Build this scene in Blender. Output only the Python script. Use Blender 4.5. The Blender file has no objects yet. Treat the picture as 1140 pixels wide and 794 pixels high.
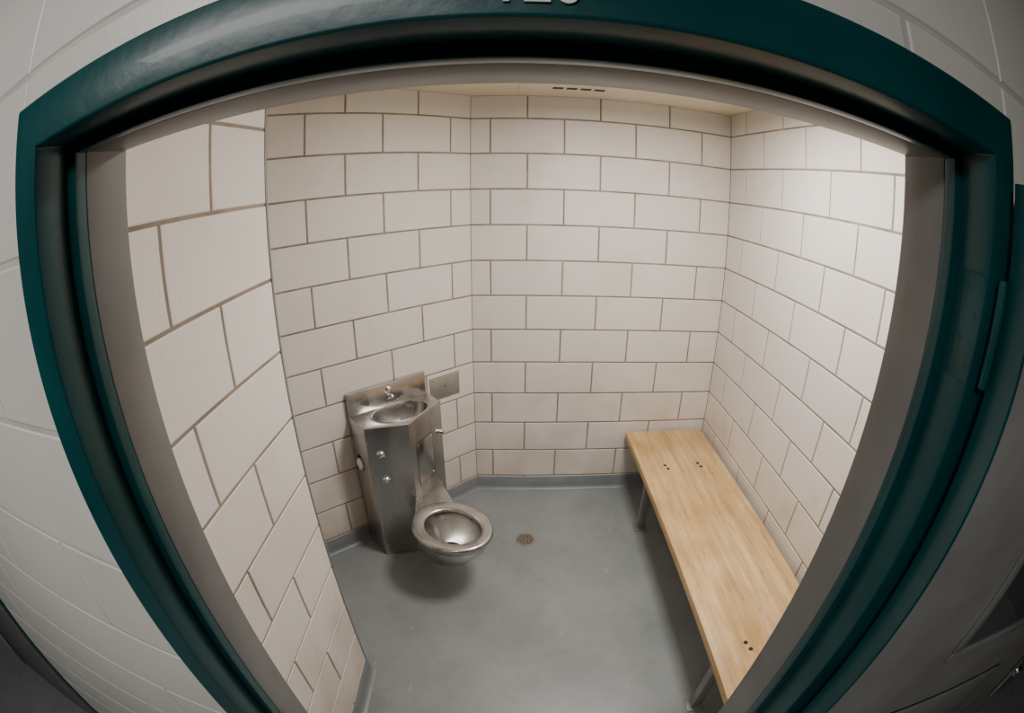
import bpy, bmesh, math, random
import numpy as np
from mathutils import Vector, Matrix
random.seed(4)
SC=bpy.context.scene
BW,BH=.4064,.2032
ZB=.1044; ZC=2.475
XR=1.521; XL=-.409; YL=-1.53
SA=.7424; CS,SN=math.cos(SA),math.sin(SA)
XC=.236
# ---------------------------------------------------------------- materials
def newmat(name):
    m=bpy.data.materials.new(name); m.use_nodes=True
    nt=m.node_tree; b=nt.nodes['Principled BSDF']; return m,nt,b
def srgb(r,g,b):
    f=lambda c:(c/255/12.92) if c/255<=.04045 else ((c/255+.055)/1.055)**2.4
    return (f(r),f(g),f(b),1)
def noisy(name,c1,c2,scale=4,detail=6,rough=.5,bump=0,bscale=80,metal=0,lo=.35,hi=.65,rvar=0,coat=0,bdist=.002,stretch=None,spec=.5):
    m,nt,b=newmat(name); N=nt.nodes; L=nt.links
    tc=N.new('ShaderNodeTexCoord'); src=tc.outputs['Object']
    if stretch:
        mp=N.new('ShaderNodeMapping'); mp.inputs['Scale'].default_value=stretch; L.new(src,mp.inputs[0]); src=mp.outputs[0]
    n=N.new('ShaderNodeTexNoise'); n.inputs['Scale'].default_value=scale; n.inputs['Detail'].default_value=detail
    L.new(src,n.inputs['Vector'])
    r=N.new('ShaderNodeValToRGB'); r.color_ramp.elements[0].position=lo; r.color_ramp.elements[1].position=hi
    r.color_ramp.elements[0].color=c1; r.color_ramp.elements[1].color=c2
    L.new(n.outputs['Fac'],r.inputs[0]); L.new(r.outputs[0],b.inputs['Base Color'])
    b.inputs['Roughness'].default_value=rough; b.inputs['Metallic'].default_value=metal
    b.inputs['Coat Weight'].default_value=coat; b.inputs['Specular IOR Level'].default_value=spec
    if rvar:
        mr=N.new('ShaderNodeMapRange'); mr.inputs[3].default_value=rough-rvar; mr.inputs[4].default_value=rough+rvar
        mr.inputs[1].default_value=.3; mr.inputs[2].default_value=.7
        L.new(n.outputs['Fac'],mr.inputs[0]); L.new(mr.outputs[0],b.inputs['Roughness'])
    if bump:
        n2=N.new('ShaderNodeTexNoise'); n2.inputs['Scale'].default_value=bscale; n2.inputs['Detail'].default_value=4
        L.new(src,n2.inputs['Vector'])
        bp=N.new('ShaderNodeBump'); bp.inputs['Strength'].default_value=bump; bp.inputs['Distance'].default_value=bdist
        L.new(n2.outputs['Fac'],bp.inputs['Height']); L.new(bp.outputs[0],b.inputs['Normal'])
    return m
def mul(m,sock_col):
    """multiply an extra colour socket into the base colour"""
    nt=m.node_tree;N=nt.nodes;L=nt.links;b=N['Principled BSDF']
    old=b.inputs['Base Color'].links[0].from_socket
    mx=N.new('ShaderNodeMix'); mx.data_type='RGBA'; mx.blend_type='MULTIPLY'; mx.inputs[0].default_value=1
    L.new(old,mx.inputs[6]); L.new(sock_col,mx.inputs[7]); L.new(mx.outputs[2],b.inputs['Base Color'])
def ramp(m,sock,p0,c0,p1,c1):
    r=m.node_tree.nodes.new('ShaderNodeValToRGB'); e=r.color_ramp.elements
    e[0].position=p0;e[0].color=c0;e[1].position=p1;e[1].color=c1
    m.node_tree.links.new(sock,r.inputs[0]); return r.outputs[0]
def noise(m,scale,detail=4,stretch=None,dist=0):
    N=m.node_tree.nodes;L=m.node_tree.links
    tc=[n for n in N if n.type=='TEX_COORD'][0]; s=tc.outputs['Object']
    if stretch:
        mp=N.new('ShaderNodeMapping'); mp.inputs['Scale'].default_value=stretch; L.new(s,mp.inputs[0]); s=mp.outputs[0]
    n=N.new('ShaderNodeTexNoise'); n.inputs['Scale'].default_value=scale; n.inputs['Detail'].default_value=detail; n.inputs['Distortion'].default_value=dist
    L.new(s,n.inputs['Vector']); return n.outputs['Fac']
def grime(m,zmax=1.0,col=(.84,.79,.72,1)):
    """scuffed dirt that collects on the lower part of a wall (noise broken by height)"""
    N=m.node_tree.nodes;L=m.node_tree.links
    tc=[n for n in N if n.type=='TEX_COORD'][0]
    sp=N.new('ShaderNodeSeparateXYZ'); L.new(tc.outputs['Object'],sp.inputs[0])
    mr=N.new('ShaderNodeMapRange'); mr.inputs[1].default_value=0;mr.inputs[2].default_value=zmax;mr.inputs[3].default_value=-.22;mr.inputs[4].default_value=.2
    L.new(sp.outputs[2],mr.inputs[0])
    ad=N.new('ShaderNodeMath');ad.operation='ADD'; L.new(mr.outputs[0],ad.inputs[0]); L.new(noise(m,5,8),ad.inputs[1])
    mul(m,ramp(m,ad.outputs[0],.22,col,.58,(1,1,1,1)))
def blockmat(name,base,stain,bump=.5,rough=.55,speck=.88):
    m=noisy(name,stain,base,scale=2.2,detail=8,rough=rough,bump=bump,bscale=130,lo=.22,hi=.5,bdist=.0012)
    at=m.node_tree.nodes.new('ShaderNodeAttribute'); at.attribute_name='bvar'
    mul(m,at.outputs['Color'])
    mul(m,ramp(m,noise(m,120,3),.26,(speck,speck*.985,speck*.96,1),.42,(1,1,1,1)))
    return m
M_block=blockmat('cream_block_paint',srgb(220,213,206),srgb(208,198,188)); grime(M_block)
M_mortar=noisy('tan_mortar',srgb(124,111,98),srgb(152,138,124),scale=9,rough=.9,bump=.4,bscale=60)
M_wblock=blockmat('white_block_paint',srgb(219,217,211),srgb(209,206,200),bump=.25,rough=.35,speck=.96)
M_wmortar=noisy('white_painted_joint',srgb(188,185,179),srgb(202,199,193),scale=9,rough=.5)
M_floor=noisy('grey_epoxy_floor',srgb(120,125,125),srgb(133,137,136),scale=2.5,detail=12,rough=.38,rvar=.05,bump=.12,bscale=30)
mul(M_floor,ramp(M_floor,noise(M_floor,9,9,dist=1.2),.33,(.92,.915,.90,1),.48,(1,1,1,1)))
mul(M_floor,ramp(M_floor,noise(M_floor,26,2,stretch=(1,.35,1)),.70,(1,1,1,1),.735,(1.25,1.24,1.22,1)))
M_base=noisy('grey_base_paint',srgb(110,115,118),srgb(124,128,130),scale=6,rough=.4)
M_ceil=noisy('cream_ceiling_paint',srgb(222,211,184),srgb(230,220,197),scale=3,rough=.6)
M_teal=noisy('teal_gloss_paint',srgb(1,62,65),srgb(5,71,73),scale=7,rough=.36,bump=.25,bscale=45,coat=.05)
M_grey=noisy('grey_gloss_paint',srgb(113,112,110),srgb(127,126,123),scale=7,rough=.4,bump=.1,bscale=40)
M_steel=noisy('stainless_steel',(.42,.41,.395,1),(.57,.56,.54,1),scale=7,rough=.28,rvar=.07,metal=1,bump=.05,bscale=160,stretch=(1,1,.3))
M_plate=noisy('brushed_plate_steel',(.46,.45,.42,1),(.54,.53,.50,1),scale=12,rough=.5,metal=1)
M_chrome=noisy('chrome',(.85,.85,.85,1),(.9,.9,.9,1),rough=.08,metal=1)
M_dark=noisy('dark_gap',(.01,.01,.01,1),(.02,.02,.02,1),rough=.8)
M_water=noisy('bowl_water',(.02,.02,.02,1),(.03,.03,.03,1),rough=.03)
M_paper=noisy('toilet_paper',(.8,.8,.78,1),(.85,.85,.83,1),rough=.9)
M_brass=noisy('dull_drain_metal',srgb(124,114,100),srgb(148,138,124),scale=40,rough=.45,metal=.4)
M_glass=noisy('dark_window_glass',(.05,.055,.06,1),(.07,.075,.08,1),rough=.05,coat=.5)
M_wood=noisy('maple_wood',srgb(184,148,98),srgb(216,184,134),scale=2.4,detail=9,rough=.42,lo=.3,hi=.68,stretch=(16,1.1,16))
mul(M_wood,ramp(M_wood,noise(M_wood,3.2,8),.34,(.82,.74,.62,1),.54,(1,1,1,1)))
mul(M_wood,ramp(M_wood,noise(M_wood,30,3,stretch=(3,.3,3)),.30,(.78,.70,.58,1),.40,(1,1,1,1)))
# ---------------------------------------------------------------- helpers
def link(o,parent=None):
    SC.collection.objects.link(o)
    if parent: o.parent=parent
    return o
def mesh_obj(name,verts,faces,mats,mi=None,parent=None,smooth=None,bevel=0,seg=2):
    me=bpy.data.meshes.new(name); me.from_pydata([tuple(v) for v in verts],[],faces)
    for m in (mats if isinstance(mats,list) else [mats]): me.materials.append(m)
    if mi: 
        for p,i in zip(me.polygons,mi): p.material_index=i
    bm=bmesh.new(); bm.from_mesh(me); bmesh.ops.recalc_face_normals(bm,faces=bm.faces)
    if bevel:
        bmesh.ops.bevel(bm,geom=[e for e in bm.edges if len(e.link_faces)==2 and e.calc_face_angle(0)>.4],offset=bevel,segments=seg,profile=.5,affect='EDGES')
    bm.to_mesh(me); bm.free()
    if smooth is not None:
        for p in me.polygons: p.use_smooth=True
        me.set_sharp_from_angle(angle=math.radians(smooth))
    return link(bpy.data.objects.new(name,me),parent)
CF=[(0,1,2,3),(7,6,5,4),(0,4,5,1),(1,5,6,2),(2,6,7,3),(3,7,4,0)]
def box(name,x0,x1,y0,y1,z0,z1,mat,parent=None,bevel=.002):
    v=[(x0,y0,z0),(x1,y0,z0),(x1,y1,z0),(x0,y1,z0),(x0,y0,z1),(x1,y0,z1),(x1,y1,z1),(x0,y1,z1)]
    return mesh_obj(name,v,CF,mat,parent=parent,bevel=bevel,smooth=35 if bevel else None)
def boxes(name,lst,mat,parent=None,bevel=0):
    V=[];F=[]
    for (x0,x1,y0,y1,z0,z1) in lst:
        k=len(V);V+=[(x0,y0,z0),(x1,y0,z0),(x1,y1,z0),(x0,y1,z0),(x0,y0,z1),(x1,y0,z1),(x1,y1,z1),(x0,y1,z1)]
        F+=[tuple(i+k for i in f) for f in CF]
    return mesh_obj(name,V,F,mat,parent=parent,bevel=bevel,smooth=35 if bevel else None)
def prism(name,pts,z0,z1,mat,parent=None,bevel=0,seg=2):
    n=len(pts);V=[(p[0],p[1],z0) for p in pts]+[(p[0],p[1],z1) for p in pts]
    F=[tuple(range(n)),tuple(range(n,2*n))]+[(i,(i+1)%n,n+(i+1)%n,n+i) for i in range(n)]
    return mesh_obj(name,V,F,mat,parent=parent,bevel=bevel,seg=seg,smooth=35)
def lathe(name,prof,origin,axis,mat,parent=None,n=32,smooth=40):
    ax=Vector(axis).normalized(); q=Vector((0,0,1)).rotation_difference(ax); o=Vector(origin)
    V=[];F=[]
    for r,h in prof:
        for i in range(n):
            a=2*math.pi*i/n; V.append(o+q@Vector((r*math.cos(a),r*math.sin(a),h)))
    for k in range(len(prof)-1):
        for i in range(n):
            j=(i+1)%n;F.append((k*n+i,k*n+j,(k+1)*n+j,(k+1)*n+i))
    F.append(tuple(range(n))); F.append(tuple(range((len(prof)-1)*n,len(prof)*n)))
    return mesh_obj(name,V,F,mat,parent=parent,smooth=smooth)
def empty(name,loc=(0,0,0)):
    o=bpy.data.objects.new(name,None); o.empty_display_size=.1; return link(o)

def block_wall(name,org,du,nrm,length,z0,z1,evenoff,oddoff,mats,thick=.12,j=.0078,h=.003,skipnear=.05):
    o=Vector((org[0],org[1],0));d=Vector((du[0],du[1],0));n=Vector((nrm[0],nrm[1],0))
    V=[];F=[];MI=[];col=[]
    def P(u,w,z): return o+d*u+n*w+Vector((0,0,z))
    for w in (-thick,-h):
        V.extend([P(0,w,z0),P(length,w,z0),P(length,w,z1),P(0,w,z1)])
    F.extend(CF);MI.extend([0]*6);col.extend([(1,1,1,1)]*24)
    top=math.ceil((z1-ZB)/BH)
    for r in range(-1,top):
        za=ZB+r*BH; zb=za+BH
        v=10-r
        a=max(za,z0);bz=min(zb,z1)
        if bz-a<.02: continue
        off=evenoff if v%2==0 else oddoff
        off=off%BW
        cuts=[0]+[off+i*BW for i in range(-1,int(length/BW)+2) if skipnear<off+i*BW<length-skipnear]+[length]
        for p0,p1 in zip(cuts[:-1],cuts[1:]):
            t=random.uniform(.955,1.0); tc_=(t,t*random.uniform(.99,1),t*random.uniform(.975,1),1)
            g=j/2; k=len(V)
            l0=p0+(g if p0>0 else 0); l1=p1-(g if p1<length else 0)
            m0=a+(g if a>z0 else 0); m1=bz-(g if bz<z1 else 0)
            s=.0025
            V.extend([P(l0,-h-.001,m0),P(l1,-h-.001,m0),P(l1,-h-.001,m1),P(l0,-h-.001,m1)])
            V.extend([P(l0+s*.4,-s*.5,m0+s*.4),P(l1-s*.4,-s*.5,m0+s*.4),P(l1-s*.4,-s*.5,m1-s*.4),P(l0+s*.4,-s*.5,m1-s*.4)])
            V.extend([P(l0+s*1.4,0,m0+s*1.4),P(l1-s*1.4,0,m0+s*1.4),P(l1-s*1.4,0,m1-s*1.4),P(l0+s*1.4,0,m1-s*1.4)])
            for base_ in (0,4):
                for i in range(4):
                    jn=(i+1)%4; F.append((k+base_+i,k+base_+jn,k+base_+4+jn,k+base_+4+i));MI.append(1);col.extend([tc_]*4)
            F.append((k+8,k+9,k+10,k+11));MI.append(1);col.extend([tc_]*4)
    me=bpy.data.meshes.new(name); me.from_pydata([tuple(x) for x in V],[],F)
    for m in mats: me.materials.append(m)
    for p,i in zip(me.polygons,MI): p.material_index=i
    ca=me.color_attributes.new('bvar','FLOAT_COLOR','CORNER')
    for i,c in enumerate(col): ca.data[i].color=c
    bm=bmesh.new();bm.from_mesh(me)
    bm.normal_update()
    for f in bm.faces:
        if f.material_index==1 and f.normal.dot(n)<-.05: f.normal_flip()
    bm.to_mesh(me);bm.free()
    return link(bpy.data.objects.new(name,me))
RM=[M_mortar,M_block]
# ---------------------------------------------------------------- room shell
S_END=1.42
EX,EY=-CS*S_END,-SN*S_END
block_wall('wall_back',(0,0),(1,0),(0,-1),XR,0,ZC,.108,.311,RM)
block_wall('wall_angled',(0,0),(-CS,-SN),(SN,-CS),S_END,0,ZC,.133,.336,RM)
block_wall('wall_right',(XR,0),(0,-1),(-1,0),2.24,0,ZC,.408,.204,RM)
block_wall('wall_left',(EX,EY),(0,-1),(1,0),abs(YL-EY),0,ZC,.2,.0,RM)
block_wall('wall_left_return',(EX,YL),(1,0),(0,1),XL-EX-.008,0,ZC,.2,.0,RM,thick=.1)
block_wall('wall_left_front',(XL,YL),(0,-1),(1,0),.71,0,ZC,.443,.257,RM,thick=.12)
prism('trim_1',[(XL-.012,YL-.001),(XL+.0022,YL-.001),(XL+.0022,YL+.010),(XL-.012,YL+.010)],0,ZC,M_grey,bevel=.003)
OW=.5085; YF=-2.381; HT=2.0955
WF=[M_wmortar,M_wblock]
kw=dict(thick=.138,j=.006,h=.0016)
LL=XC-OW+3.2
block_wall('wall_front_left',(-3.2,YF),(1,0),(0,-1),LL,0,2.75,.30,.10,WF,**kw)
block_wall('wall_front_header',(XC-OW,YF),(1,0),(0,-1),2*OW,HT,2.75,.30-LL,.10-LL,WF,**kw)
block_wall('wall_front_right',(XC+OW,YF),(1,0),(0,-1),3.2-XC-OW,0,2.75,.30-LL-2*OW,.10-LL-2*OW,WF,**kw)
box('wall_corridor',-3.2,3.2,-4.6,-4.5,0,2.75,M_wblock,bevel=0)
box('floor',-3.2,3.2,-4.6,.12,-.1,0,M_floor,bevel=0)
box('ceiling',EX-.1,XR+.1,-2.243,.12,ZC,ZC+.08,M_ceil,bevel=0)
box('ceiling_corridor',-3.2,3.2,-4.6,-2.381,2.75,2.83,M_wblock,bevel=0)
box('wall_corridor_end_left',-3.3,-3.2,-4.6,-2.243,0,2.75,M_wblock,bevel=0)
box('wall_corridor_end_right',3.2,3.3,-4.6,-2.243,0,2.75,M_wblock,bevel=0)
def base(name,org,du,nrm,length,h=.098,t=.007):
    o=Vector((org[0],org[1],0));d=Vector((du[0],du[1],0));n=Vector((nrm[0],nrm[1],0))
    prof=[(-.002,h),(t*.6,h),(t,h-.004),(t,.030),(t+.004,.014),(t+.014,.004),(t+.026,.0006),(-.002,.0006)]
    V=[];k=len(prof)
    for u in (0,length):
        for w,z in prof: V.append(o+d*u+n*w+Vector((0,0,z)))
    F=[tuple(range(k)),tuple(range(k,2*k))]+[(i,(i+1)%k,k+(i+1)%k,k+i) for i in range(k)]
    return mesh_obj(name,V,F,M_base,smooth=40)
base('baseboard_back',(0,0),(1,0),(0,-1),XR)
base('baseboard_angled',(0,0),(-CS,-SN),(SN,-CS),S_END)
base('baseboard_right',(XR,0),(0,-1),(-1,0),2.24)
base('baseboard_left_front',(XL,YL),(0,-1),(1,0),.71)
base('baseboard_left_return',(XL,YL),(-1,0),(0,1),XL-EX)
base('baseboard_left',(EX,EY),(0,-1),(1,0),abs(YL-EY))
# ---------------------------------------------------------------- door frame
DF=empty('door_frame')
ZH=2.028; ZT=2.095
y0,y1,y2,y3,y4=-2.391,-2.340,-2.322,-2.253,-2.238
def ushape(name,w0,w1,ya,yb,zlo,zhi,mat,bevel=.0015):
    pts=[(XC-w1,0),(XC-w0,0),(XC-w0,zlo),(XC+w0,zlo),(XC+w0,0),(XC+w1,0),(XC+w1,zhi),(XC-w1,zhi)]
    n=8;V=[(p[0],ya,p[1]) for p in pts]+[(p[0],yb,p[1]) for p in pts]
    quads=[(0,1,2,7),(2,3,6,7),(3,4,5,6)]
    F=[q for q in quads]+[tuple(i+n for i in q) for q in quads]+[(i,(i+1)%n,n+(i+1)%n,n+i) for i in range(n)]
    return mesh_obj(name,V,F,mat,parent=DF,bevel=bevel,smooth=35)
ushape('face_teal',.457,.508,y0,y2,ZH+.013,ZT,M_teal,bevel=.003)
ushape('stop_teal',.441,.460,y1,y2,ZH,ZH+.017,M_teal)
ushape('stop_grey',.441,.460,y2,y3,ZH,ZH+.017,M_grey)
ushape('back_grey',.457,.508,y2,y4,ZH+.013,ZT,M_grey)
def text(name,s,size,loc,rot,mat,parent,ext=.001):
    cu=bpy.data.curves.new(name,'FONT');cu.body=s;cu.size=size;cu.extrude=ext;cu.align_x='CENTER'
    o=bpy.data.objects.new(name,cu);SC.collection.objects.link(o)
    dg=bpy.context.evaluated_depsgraph_get();me=bpy.data.meshes.new_from_object(o.evaluated_get(dg))
    bpy.data.objects.remove(o)
    me.materials.clear();me.materials.append(mat)
    o=bpy.data.objects.new(name,me);o.matrix_world=Matrix.Translation(loc)@Matrix.Rotation(rot,4,'X');link(o,parent);return o
text('cell_number','120',.036,(XC+.008,y0-.001,2.0510),math.pi/2,M_paper,DF)
# ---------------------------------------------------------------- steel door, swung open on the right
DR=empty('steel_door'); 
def dbox(name,x0,x1,y0_,y1_,z0,z1,mat,bevel=.002): return box(name,x0,x1,y0_,y1_,z0,z1,mat,parent=DR,bevel=bevel)
dbox('slab',.001,.90,-.045,0,.012,2.02,M_grey)
dbox('hinge_edge',-.0005,.006,-.0455,.0005,.012,2.02,M_teal,bevel=.001)
dbox('window_frame_bottom',.24,.56,-.053,-.045,1.33,1.355,M_grey)
dbox('window_frame_top',.24,.56,-.053,-.045,1.80,1.825,M_grey)
dbox('window_frame_side_1',.24,.265,-.053,-.045,1.355,1.80,M_grey)
dbox('window_frame_side_2',.535,.56,-.053,-.045,1.355,1.80,M_grey)
dbox('window_glass',.265,.535,-.048,-.044,1.355,1.80,M_glass,bevel=0)
dbox('food_pass_gap',.21,.62,-.0456,-.040,.98,1.17,M_dark,bevel=0)
dbox('food_pass_flap',.218,.612,-.052,-.041,.988,1.160,M_grey)
dbox('lock_housing',.80,.88,-.06,-.045,.95,1.15,M_steel)
lathe('lock_cylinder',[(.018,0),(.018,.008),(.012,.01)],(.84,-.06,1.05),(0,-1,0),M_chrome,DR)
HM=Matrix.Translation((XC+.487,-2.403,0))@Matrix.Rotation(math.radians(-10),4,'Z')
DR.matrix_world=HM
HI=HM.inverted()
for i,z in enumerate((1.86,1.05,.28)):
    o=lathe('hinge_knuckle_%d'%(i+1),[(.0,-.058),(.006,-.057),(.0065,-.05),(.0065,.05),(.006,.057),(.0,.058)],(XC+.477,-2.4005,z),(0,0,1),M_teal,DR,n=20)
    o.matrix_parent_inverse=HI
    o=box('hinge_leaf_%d'%(i+1),XC+.4555,XC+.4572,-2.389,-2.352,z-.057,z+.057,M_teal,parent=DF,bevel=.0005)
    for kk,zz in enumerate((-.04,-.013,.013,.04)):
        lathe('hinge_screw_%d_%d'%(i+1,kk),[(.0035,0),(.0025,.0008)],(XC+.4555,-2.371+(.008 if kk%2 else -.008),z+zz),(-1,0,0),M_teal,DF,n=12)
ND=empty('neighbor_cell_entrance')
nx=-1.50; ya,yb=-2.391,-2.3812
boxes('frame',[(nx-.051,nx,ya,yb,0,2.098),(nx-1.016,nx-.965,ya,yb,0,2.098),(nx-.965,nx-.051,ya,yb,2.042,2.098)],M_teal,ND,bevel=.003)
box('leaf',nx-.962,nx-.054,-2.386,-2.3814,.012,2.04,M_grey,parent=ND)
box('pull',nx-.90,nx-.86,-2.42,-2.386,.95,1.15,M_steel,parent=ND,bevel=.006)
# ---------------------------------------------------------------- bench
BN=empty('wooden_bench')
bx0,bx1,by0,by1,bzt=.965,1.492,-2.18,-.030,.452
for i,(a,b_) in enumerate([(bx0,bx0+.265),(bx0+.2653,bx1)]):
    box('seat_plank_%d'%(i+1),a,b_,by0,by1,bzt-.045,bzt,M_wood,parent=BN,bevel=.002)
for i,yy in enumerate((-.46,-1.765)):
    box('leg_front_%d'%(i+1),1.005,1.045,yy-.02,yy+.02,.006,bzt-.056,M_grey,parent=BN,bevel=.003)
    box('leg_back_%d'%(i+1),1.42,1.46,yy-.02,yy+.02,.006,bzt-.056,M_grey,parent=BN,bevel=.003)
    box('cross_bar_%d'%(i+1),1.0,1.47,yy-.025,yy+.025,bzt-.056,bzt-.045,M_grey,parent=BN,bevel=.002)
    box('foot_front_%d'%(i+1),.985,1.065,yy-.04,yy+.04,0,.006,M_grey,parent=BN,bevel=.001)
    box('foot_back_%d'%(i+1),1.40,1.48,yy-.04,yy+.04,0,.006,M_grey,parent=BN,bevel=.001)
    for k,(bx,dy) in enumerate([(1.115,.017),(1.125,-.02),(1.325,.02),(1.335,-.018)]):
        lathe('bolt_%d_%d'%(i+1,k+1),[(.010,0),(.010,.0008),(.007,.0022),(.002,.0026)],(bx,yy+dy,bzt-.0002),(0,0,1),M_dark,BN,n=16)
# ---------------------------------------------------------------- floor drain
FD=empty('floor_drain')
dc=(.315,-.536)
lathe('rim',[(.058,0.0002),(.058,.002),(.050,.003),(.049,.0015)],(dc[0],dc[1],0),(0,0,1),M_brass,FD,n=40)
for ring,nn in ((.014,6),(.028,11),(.041,16)):
    for i in range(nn):
        a=2*math.pi*i/nn
        lathe('hole_%d_%d'%(int(ring*1000),i),[(.0052,0),(.0052,.0004)],(dc[0]+ring*math.cos(a),dc[1]+ring*math.sin(a),.0016),(0,0,1),M_dark,FD,n=10)
# ---------------------------------------------------------------- combo toilet + sink
TC=empty('stainless_toilet_sink_combo')
def W(s,n,z): return Vector((-CS*s+SN*n,-SN*s-CS*n,z))
poly=[(.84,.010),(.84,.20),(.64,.295),(.363,.17),(.363,.010)]
ec=(.598,.142)
def raypoly(th):
    dx,dy=math.cos(th),math.sin(th);best=None
    for i in range(5):
        (ax,ay),(bx_,by_)=poly[i],poly[(i+1)%5]
        ex,ey=bx_-ax,by_-ay; den=dx*ey-dy*ex
        if abs(den)<1e-9: continue
        t=((ax-ec[0])*ey-(ay-ec[1])*ex)/den; u=((ax-ec[0])*dy-(ay-ec[1])*dx)/den
        if t>0 and -1e-6<=u<=1+1e-6 and (best is None or t<best): best=t
    return (ec[0]+dx*best,ec[1]+dy*best)
ths=sorted([2*math.pi*i/96 for i in range(96)]+[math.atan2(p[1]-ec[1],p[0]-ec[0])%(2*math.pi) for p in poly])
outer=[raypoly(t) for t in ths]; n=len(ths)
def lerp(a,b,t): return (a[0]+(b[0]-a[0])*t,a[1]+(b[1]-a[1])*t)
ZD=.838
def ell(a,b_): return [(ec[0]+a*math.cos(math.atan2(math.sin(t)/b_,math.cos(t)/a)),ec[1]+b_*math.sin(math.atan2(math.sin(t)/b_,math.cos(t)/a))) for t in ths]
rings=[([lerp(ec,p,1) for p in outer],.004),([lerp(ec,p,1) for p in outer],ZD-.006),([lerp(ec,p,.992) for p in outer],ZD-.001),([lerp(ec,p,.975) for p in outer],ZD),
 (ell(.166,.110),ZD),(ell(.162,.106),ZD+.003),(ell(.156,.100),ZD+.002),(ell(.153,.097),ZD-.006),(ell(.150,.094),ZD-.03),(ell(.138,.085),ZD-.07),(ell(.112,.068),ZD-.105),(ell(.07,.045),ZD-.122),(ell(.022,.022),ZD-.127),(ell(.018,.018),ZD-.13)]
V=[];F=[]
for r,z in rings:
    for p in r: V.append(W(p[0],p[1],z))
for k in range(len(rings)-1):
    for i in range(n):
        j=(i+1)%n;F.append((k*n+i,k*n+j,(k+1)*n+j,(k+1)*n+i))
F.append(tuple(range(n)));F.append(tuple(range((len(rings)-1)*n,len(rings)*n)))
mesh_obj('cabinet_and_basin',V,F,M_steel,parent=TC,smooth=28)
lathe('basin_drain',[(.02,0),(.02,.003),(.012,.004)],W(ec[0],ec[1],ZD-.1295),(0,0,1),M_dark,TC,n=20)
def wprism(name,pts,z0,z1,mat,bevel=.002): return prism(name,[W(a,b_,0)[:2] for a,b_ in pts],z0,z1,mat,TC,bevel)
wprism('backsplash',[(.363,.008),(.84,.008),(.84,.034),(.363,.034)],ZD-.01,.962,M_steel,bevel=.005)
NRM=Vector((SN,-CS,0))
lathe('faucet_button',[(.017,0),(.017,.004),(.013,.006),(.013,.016),(.010,.019),(.0,.0195)],W(.598,.034,.925),NRM,M_chrome,TC)
lathe('spout_base',[(.016,0),(.016,.004),(.010,.007),(.0085,.04),(.007,.046),(0,.048)],W(.598,.034,.885),(NRM*.9+Vector((0,0,.35))),M_chrome,TC)
def facet(a,b_):
    A=W(a[0],a[1],0);B=W(b_[0],b_[1],0);d=(B-A);Ln=d.length;d.normalize();nn=Vector((d.y,-d.x,0))
    if nn.dot(NRM)<0: nn=-nn
    return A,d,nn,Ln
def fbox(name,fc,u0,u1,z0,z1,t0,t1,mat,bevel=.001):
    A,d,nn,Ln=fc
    P=lambda u,w:(A+d*u+nn*w)
    pts=[P(u0,t0)[:2],P(u1,t0)[:2],P(u1,t1)[:2],P(u0,t1)[:2]]
    return prism(name,pts,z0,z1,mat,TC,bevel)
FL=facet((.84,.20),(.64,.295)); FR=facet((.64,.295),(.363,.17))
for i,(t,z) in enumerate(((.065,.69),(.075,.535))):
    A,d,nn_,Ln=FL
    lathe('push_button_%d'%(i+1),[(.021,0),(.021,.003),(.016,.005),(.016,.010),(.013,.013),(.012,.020),(.0,.022)],A+d*t+nn_*.0005+Vector((0,0,z)),nn_,M_chrome,TC)
A,d,nn_,Ln=FR
lathe('flush_button',[(.018,0),(.018,.004),(.013,.006),(.013,.022),(.0,.025)],A+d*(Ln-.025)+nn_*.0005+Vector((0,0,.66)),nn_,M_chrome,TC)
fbox('access_panel_gap',FR,.049,.201,.439,.701,-.002,.0010,M_dark,bevel=0)
fbox('access_panel',FR,.052,.198,.442,.698,-.002,.0025,M_steel)
for i,(u,z) in enumerate(((.063,.455),(.187,.455),(.063,.685),(.187,.685))):
    lathe('panel_screw_%d'%i,[(.005,0),(.004,.002)],A+d*u+nn_*.0025+Vector((0,0,z)),nn_,M_chrome,TC,n=12)
SD=-Vector((CS,SN,0))
c=W(.84,.10,.60)
lathe('paper_recess_rim',[(.055,0),(.055,.003),(.046,.004),(.044,.0015)],c,SD,M_steel,TC)
lathe('paper_recess',[(.045,0),(.045,.0022)],c,SD,M_dark,TC)
lathe('paper_roll',[(.012,0),(.030,.001),(.032,.012),(.028,.018),(.0,.02)],c+Vector((0,0,-.008)),SD,M_paper,TC)
C=Vector((-.062,-.875,0)); D=Vector((.83,-.557,0)).normalized(); Pp=Vector((-D.y,D.x,0))
NB=72
def egg(af,ab,b_,z,sh=0,p=2.0):
    r=[]
    for i in range(NB):
        t=2*math.pi*i/NB;c_,s_=math.cos(t),math.sin(t)
        x=(af if c_>0 else ab)*math.copysign(abs(c_)**(2/p),c_)+sh; y=b_*math.copysign(abs(s_)**(2/p),s_)
        r.append(C+D*x+Pp*y+Vector((0,0,z)))
    return r
ZR=.402
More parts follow.
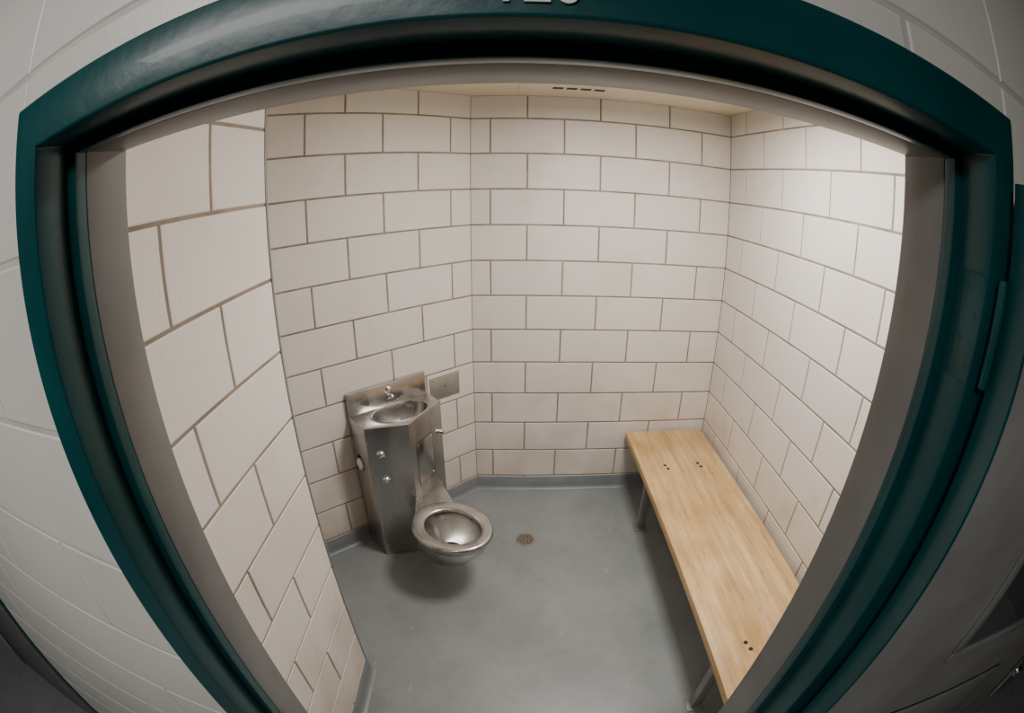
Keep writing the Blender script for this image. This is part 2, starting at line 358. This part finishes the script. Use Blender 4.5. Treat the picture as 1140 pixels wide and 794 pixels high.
R=[egg(.03,.05,.03,.150,-.06),egg(.07,.09,.07,.158,-.05),egg(.115,.12,.105,.19,-.04),egg(.155,.16,.135,.24,-.02),egg(.185,.19,.155,.30,-.005),egg(.200,.2,.168,.345),egg(.205,.205,.172,.365),egg(.213,.21,.180,.372),egg(.217,.214,.183,.380),egg(.216,.213,.182,.392),egg(.210,.208,.176,ZR-.002),egg(.201,.20,.168,ZR),
 egg(.168,.150,.128,ZR-.004),egg(.161,.143,.121,ZR-.010),egg(.159,.141,.119,ZR-.022),egg(.166,.148,.124,ZR-.032),egg(.156,.14,.118,ZR-.06),egg(.128,.12,.098,ZR-.11),egg(.085,.085,.07,ZR-.16,-.01),egg(.05,.05,.042,ZR-.19,-.015),egg(.04,.04,.035,ZR-.215,-.015)]
V=[v for r in R for v in r];F=[]
for k in range(len(R)-1):
    for i in range(NB):
        j=(i+1)%NB;F.append((k*NB+i,k*NB+j,(k+1)*NB+j,(k+1)*NB+i))
F.append(tuple(range(NB)));F.append(tuple(range((len(R)-1)*NB,len(R)*NB)))
mesh_obj('toilet_bowl',V,F,M_steel,parent=TC,smooth=50)
lathe('bowl_water',[(.06,0),(.06,.001)],C-D*.012+Vector((0,0,ZR-.178)),(0,0,1),M_water,TC,n=32)
q=[W(.635,.275,0),C-D*.185-Pp*.075,C-D*.168+Pp*.02,C-D*.10+Pp*.150,W(.43,.18,0)]
prism('bowl_neck',[p[:2] for p in q],.16,ZR-.003,M_steel,TC,bevel=.008,seg=3)
# ---------------------------------------------------------------- wall plate
WP=empty('stainless_wall_plate')
prism('plate',[W(.112,.0005,0)[:2],W(.318,.0005,0)[:2],W(.318,.006,0)[:2],W(.112,.006,0)[:2]],.755,.895,M_plate,WP,bevel=.0015)
for i,(s,z) in enumerate(((.128,.773),(.300,.773),(.128,.877),(.300,.877),(.215,.825))):
    lathe('screw_%d'%i,[(.005,0),(.004,.002)],W(s,.006,z),NRM,M_dark if i==4 else M_chrome,WP,n=12)
# ---------------------------------------------------------------- ceiling vent and lights
CV=empty('ceiling_vent')
vx,vy=.56,-.255
box('vent_plate',vx-.30,vx+.30,vy-.17,vy+.13,ZC-.006,ZC-.0005,M_ceil,parent=CV,bevel=.002)
for i in range(4):
    cx=vx-.105+i*.07
    box('slot_%d'%i,cx-.027,cx+.027,vy-.022,vy+.022,ZC-.0068,ZC-.0055,M_dark,parent=CV,bevel=0)
def lamp(name,loc,sx,sy,e,col):
    li=bpy.data.lights.new(name,'AREA');li.shape='RECTANGLE';li.size=sx;li.size_y=sy;li.energy=e;li.color=col
    o=bpy.data.objects.new(name,li);o.location=loc;return link(o)
def fixture(name,cx,cy,z,sx,sy,e,col):
    E=empty(name); t=.02
    boxes('housing',[(cx-sx/2-t,cx+sx/2+t,cy-sy/2-t,cy-sy/2,z-.05,z-.001),(cx-sx/2-t,cx+sx/2+t,cy+sy/2,cy+sy/2+t,z-.05,z-.001),
      (cx-sx/2-t,cx-sx/2,cy-sy/2,cy+sy/2,z-.05,z-.001),(cx+sx/2,cx+sx/2+t,cy-sy/2,cy+sy/2,z-.05,z-.001)],M_grey,E)
    l=lamp('lens_light',(cx,cy,z-.045),sx,sy,e,col); l.parent=E
    return E
fixture('ceiling_light',.80,-1.14,ZC,.40,.40,42,(1,.965,.92))
fixture('corridor_ceiling_light',-.5,-3.5,2.75,1.2,.4,32,(1,.97,.93))
w=bpy.data.worlds.new('World');SC.world=w;w.use_nodes=True
w.node_tree.nodes['Background'].inputs[0].default_value=(.9,.92,1,1);w.node_tree.nodes['Background'].inputs[1].default_value=.05
# ---------------------------------------------------------------- camera (fisheye lens)
cam=bpy.data.cameras.new('camera');co=link(bpy.data.objects.new('camera',cam))
cam.clip_start=.01;cam.sensor_width=36;cam.sensor_fit='HORIZONTAL'
cam.type='PANO'
for a_,v_ in (('panorama_type','FISHEYE_EQUISOLID'),('fisheye_lens',532.74/1140*36),('fisheye_fov',math.pi)):
    for tgt in (cam,getattr(cam,'cycles',None)):
        try:
            setattr(tgt,a_,v_)
        except Exception as ex: pass
yaw,pit,rol=.0005,.3522,.0038
fw=Vector((math.sin(yaw)*math.cos(pit),math.cos(yaw)*math.cos(pit),-math.sin(pit)))
r0=Vector((math.cos(yaw),-math.sin(yaw),0));u0=r0.cross(fw)
r=r0*math.cos(rol)+u0*math.sin(rol);u=-r0*math.sin(rol)+u0*math.cos(rol)
co.matrix_world=Matrix((( r.x,u.x,-fw.x,.2301),(r.y,u.y,-fw.y,-2.6643),(r.z,u.z,-fw.z,1.9332),(0,0,0,1)))
SC.camera=co
